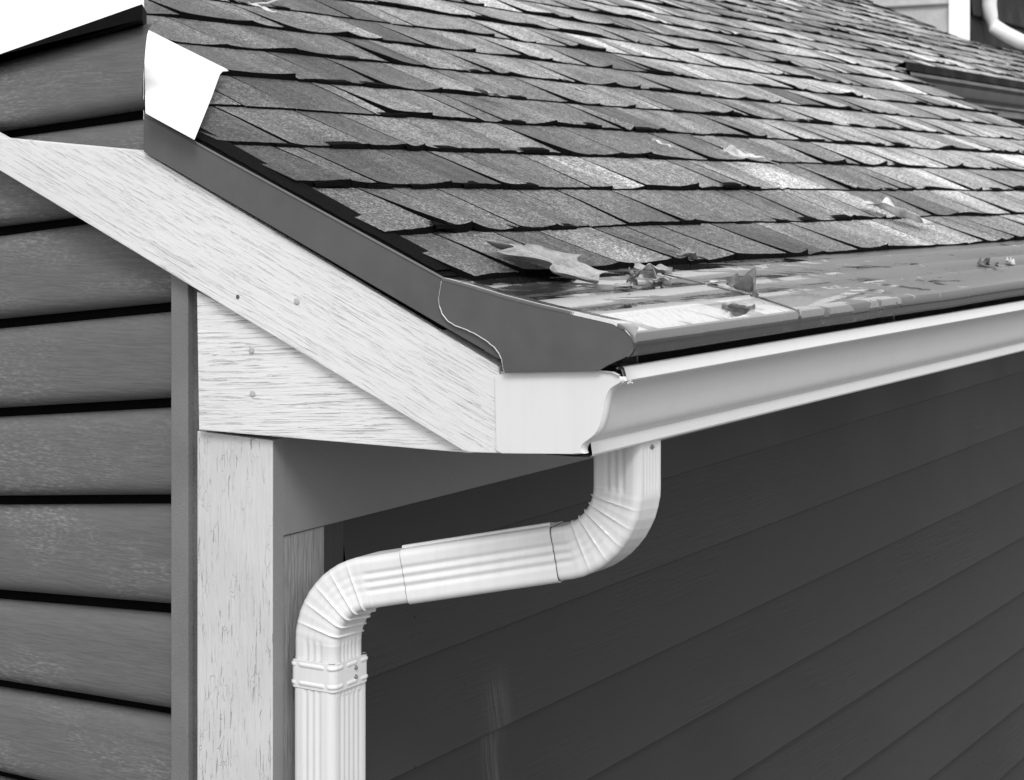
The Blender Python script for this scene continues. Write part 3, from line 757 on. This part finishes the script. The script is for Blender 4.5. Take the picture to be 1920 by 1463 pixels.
# the large leaf draped from shingle butt onto the guard
pa, pb = G(1118, 543, .002), R(950, 470, .004); ya, L = between(pa, pb)
b = None
def big_leaf():
    tip, base = Vector(R(948, 468, .010)), Vector(G(1120, 540, .006))
    ax = tip - base; L = ax.length; t0 = ax.normalized(); side = Vector((0, -.25, 1)).cross(t0).normalized(); up = t0.cross(side).normalized()
    if up.z < 0: up = -up
    N, K = 60, 14; rows = []
    for i in range(N + 1):
        t_ = i / N
        wu = .165 * (sin(pi * min(1, t_ * 1.0)) ** .55) * (1 - .42 * (.5 + .5 * cos(2 * pi * 2.6 * t_ + 1.2)))
        wd = .125 * (sin(pi * min(1, t_ * 1.0)) ** .6) * (1 - .38 * (.5 + .5 * cos(2 * pi * 2.4 * t_ + .2)))
        row = []
        for j in range(-K, K + 1):
            q = j / K; wdt = wu if q > 0 else wd; yy = wdt * q
            z = .004 * sin(pi * t_) + .020 * abs(q) ** 2 * (.35 + .65 * sin(pi * t_)) * (1 if q > 0 else .25) + .011 * noise.noise(Vector((t_ * 4.5, q * 2.3, 2))) * abs(q) + .004 * noise.noise(Vector((t_ * 12, q * 5, 5)))
            p = base + t0 * (L * t_ + .010 * abs(q) * sin(t_ * 17)) + side * yy + up * z
            w_ = min(1, max(0, (p.y - .055) / .035)); w_ = w_ * w_ * (3 - 2 * w_); fl_ = (GZ + GK * p.y + .0015) * (1 - w_) + (roofz(p.y) + .013) * w_
            p.z = max(p.z, fl_)
            row.append(p)
        rows.append(row)
    m_ = MB(); m_.loft(rows, closed=False); o = m_.build('leaf', M['leaf'], None, smooth=True)
    md = o.modifiers.new('thick', 'SOLIDIFY'); md.thickness = .0007
    tag(o, 'largest wet oak leaf draped from the lowest shingles onto the gutter cover', 'leaf', 'fallen leaves on the roof')
    v = MB(); v.tube([r[K] + up * .001 for r in rows[:-2]], [.0012 * (1 - .6 * i / N) for i in range(N - 1)], 6)
    for s_ in range(6, N - 10, 9):
        for sg in (-1, 1):
            v.tube([rows[s_ + d_][K + sg * int(K * d_ / 9)] + up * .0008 for d_ in (0, 3, 6, 8)], .0004, 5)
    # curled foot
    v.build('leaf_rib', M['vein'], o, smooth=True)
big_leaf()
leaf(G(1150, 541, .001), radians(-20), .045, .035, 'small crumpled leaf tip beside the largest leaf on the gutter cover', 'leaf', 2, .3, .5, .2, seed=3, slope=GK, stem=0)
leaf(G(1262, 518, .002), radians(118), .075, .042, 'small leaf half under the shingle butt, right of the largest leaf', 'leaf', 2, .35, .4, .15, seed=4, slope=GK)
leaf(R(1272, 486, .006), radians(-12), .060, .040, 'curled pale leaf tucked at the shingle edge above the gutter cover', 'leaf', 2, .3, .6, .2, seed=5, stem=.1)
leaf(G(1232, 530, .001), radians(15), .055, .040, 'folded translucent leaf lying flat on the gutter cover', 'leaf', 2, .3, .5, .2, seed=6, slope=GK, stem=.5)
leaf(G(1188, 523, .001), radians(30), .034, .026, 'tiny dark leaf scrap on the gutter cover right of the largest leaf', 'leaf_dark', 2, .3, 1.2, .4, seed=7, slope=GK, stem=0)
leaf(G(1420, 562, .002), radians(120), .062, .060, 'dark curled leaf standing up near the front edge of the gutter cover', 'leaf_dark', 1, .12, 1.5, .25, pitch=-.25, seed=8, slope=GK, stem=.25)
leaf(G(1352, 532, .001), radians(175), .045, .012, 'thin pale leaf stalk beside the dark curled leaf', 'leaf_pale', 1, .1, .5, .1, seed=9, slope=GK, stem=.3)
leaf(R(1748, 434, .014), radians(132), .23, .13, 'pale dry oak leaf on the lowest shingle courses at right', 'leaf_pale', 3, .6, .25, .12, seed=10, stem=.25)
leaf(R(1434, 316, .014), radians(150), .15, .045, 'narrow pale leaf lying in the middle of the roof', 'leaf_pale', 3, .4, .6, .2, seed=11, stem=.3)
leaf(R(1258, 286, .012), radians(125), .055, .018, 'thin pale leaf sliver poking from a shingle butt mid roof', 'leaf_pale', 2, .3, .5, .2, seed=12, stem=.2)
leaf(R(938, 190, .012), radians(160), .09, .06, 'flat grey leaf stuck to the upper shingles left of centre', 'leaf', 2, .35, .15, .1, seed=13, stem=.15)
leaf(R(1106, 186, .012), radians(120), .06, .018, 'thin pale leaf high on the roof near the centre', 'leaf_pale', 2, .3, .5, .2, seed=14, stem=.3)
leaf(R(520, 30, .006), radians(140), .08, .026, 'small pale leaf near the top left of the roof', 'leaf_pale', 2, .4, .5, .2, seed=15, stem=.4)
for i, (px, py) in enumerate(((1895, 497), (1872, 503), (1852, 499))):
    leaf(G(px, py, .001), radians(20 + 70 * i), .06 - .01 * i, .03, ('pale leaf scrap on the gutter cover at the right edge of the picture', 'dark leaf crumb second from the right on the gutter cover', 'dark leaf crumb left of the two at the far right of the gutter cover')[i], ('leaf_pale', 'leaf_dark', 'leaf_dark')[i], 2, .3, 1, .4, seed=20 + i, slope=GK, stem=.3)
b = MB(); tp_ = [R(478, 12, .008), R(500, 15, .012), R(520, 10, .014), R(534, 0, .012)]
b.tube(tp_, [.002, .003, .0035, .002], 8); tag(b.build('twig', M['leaf_pale'], None, smooth=True), 'short pale curved twig at the top left of the roof', 'twig')
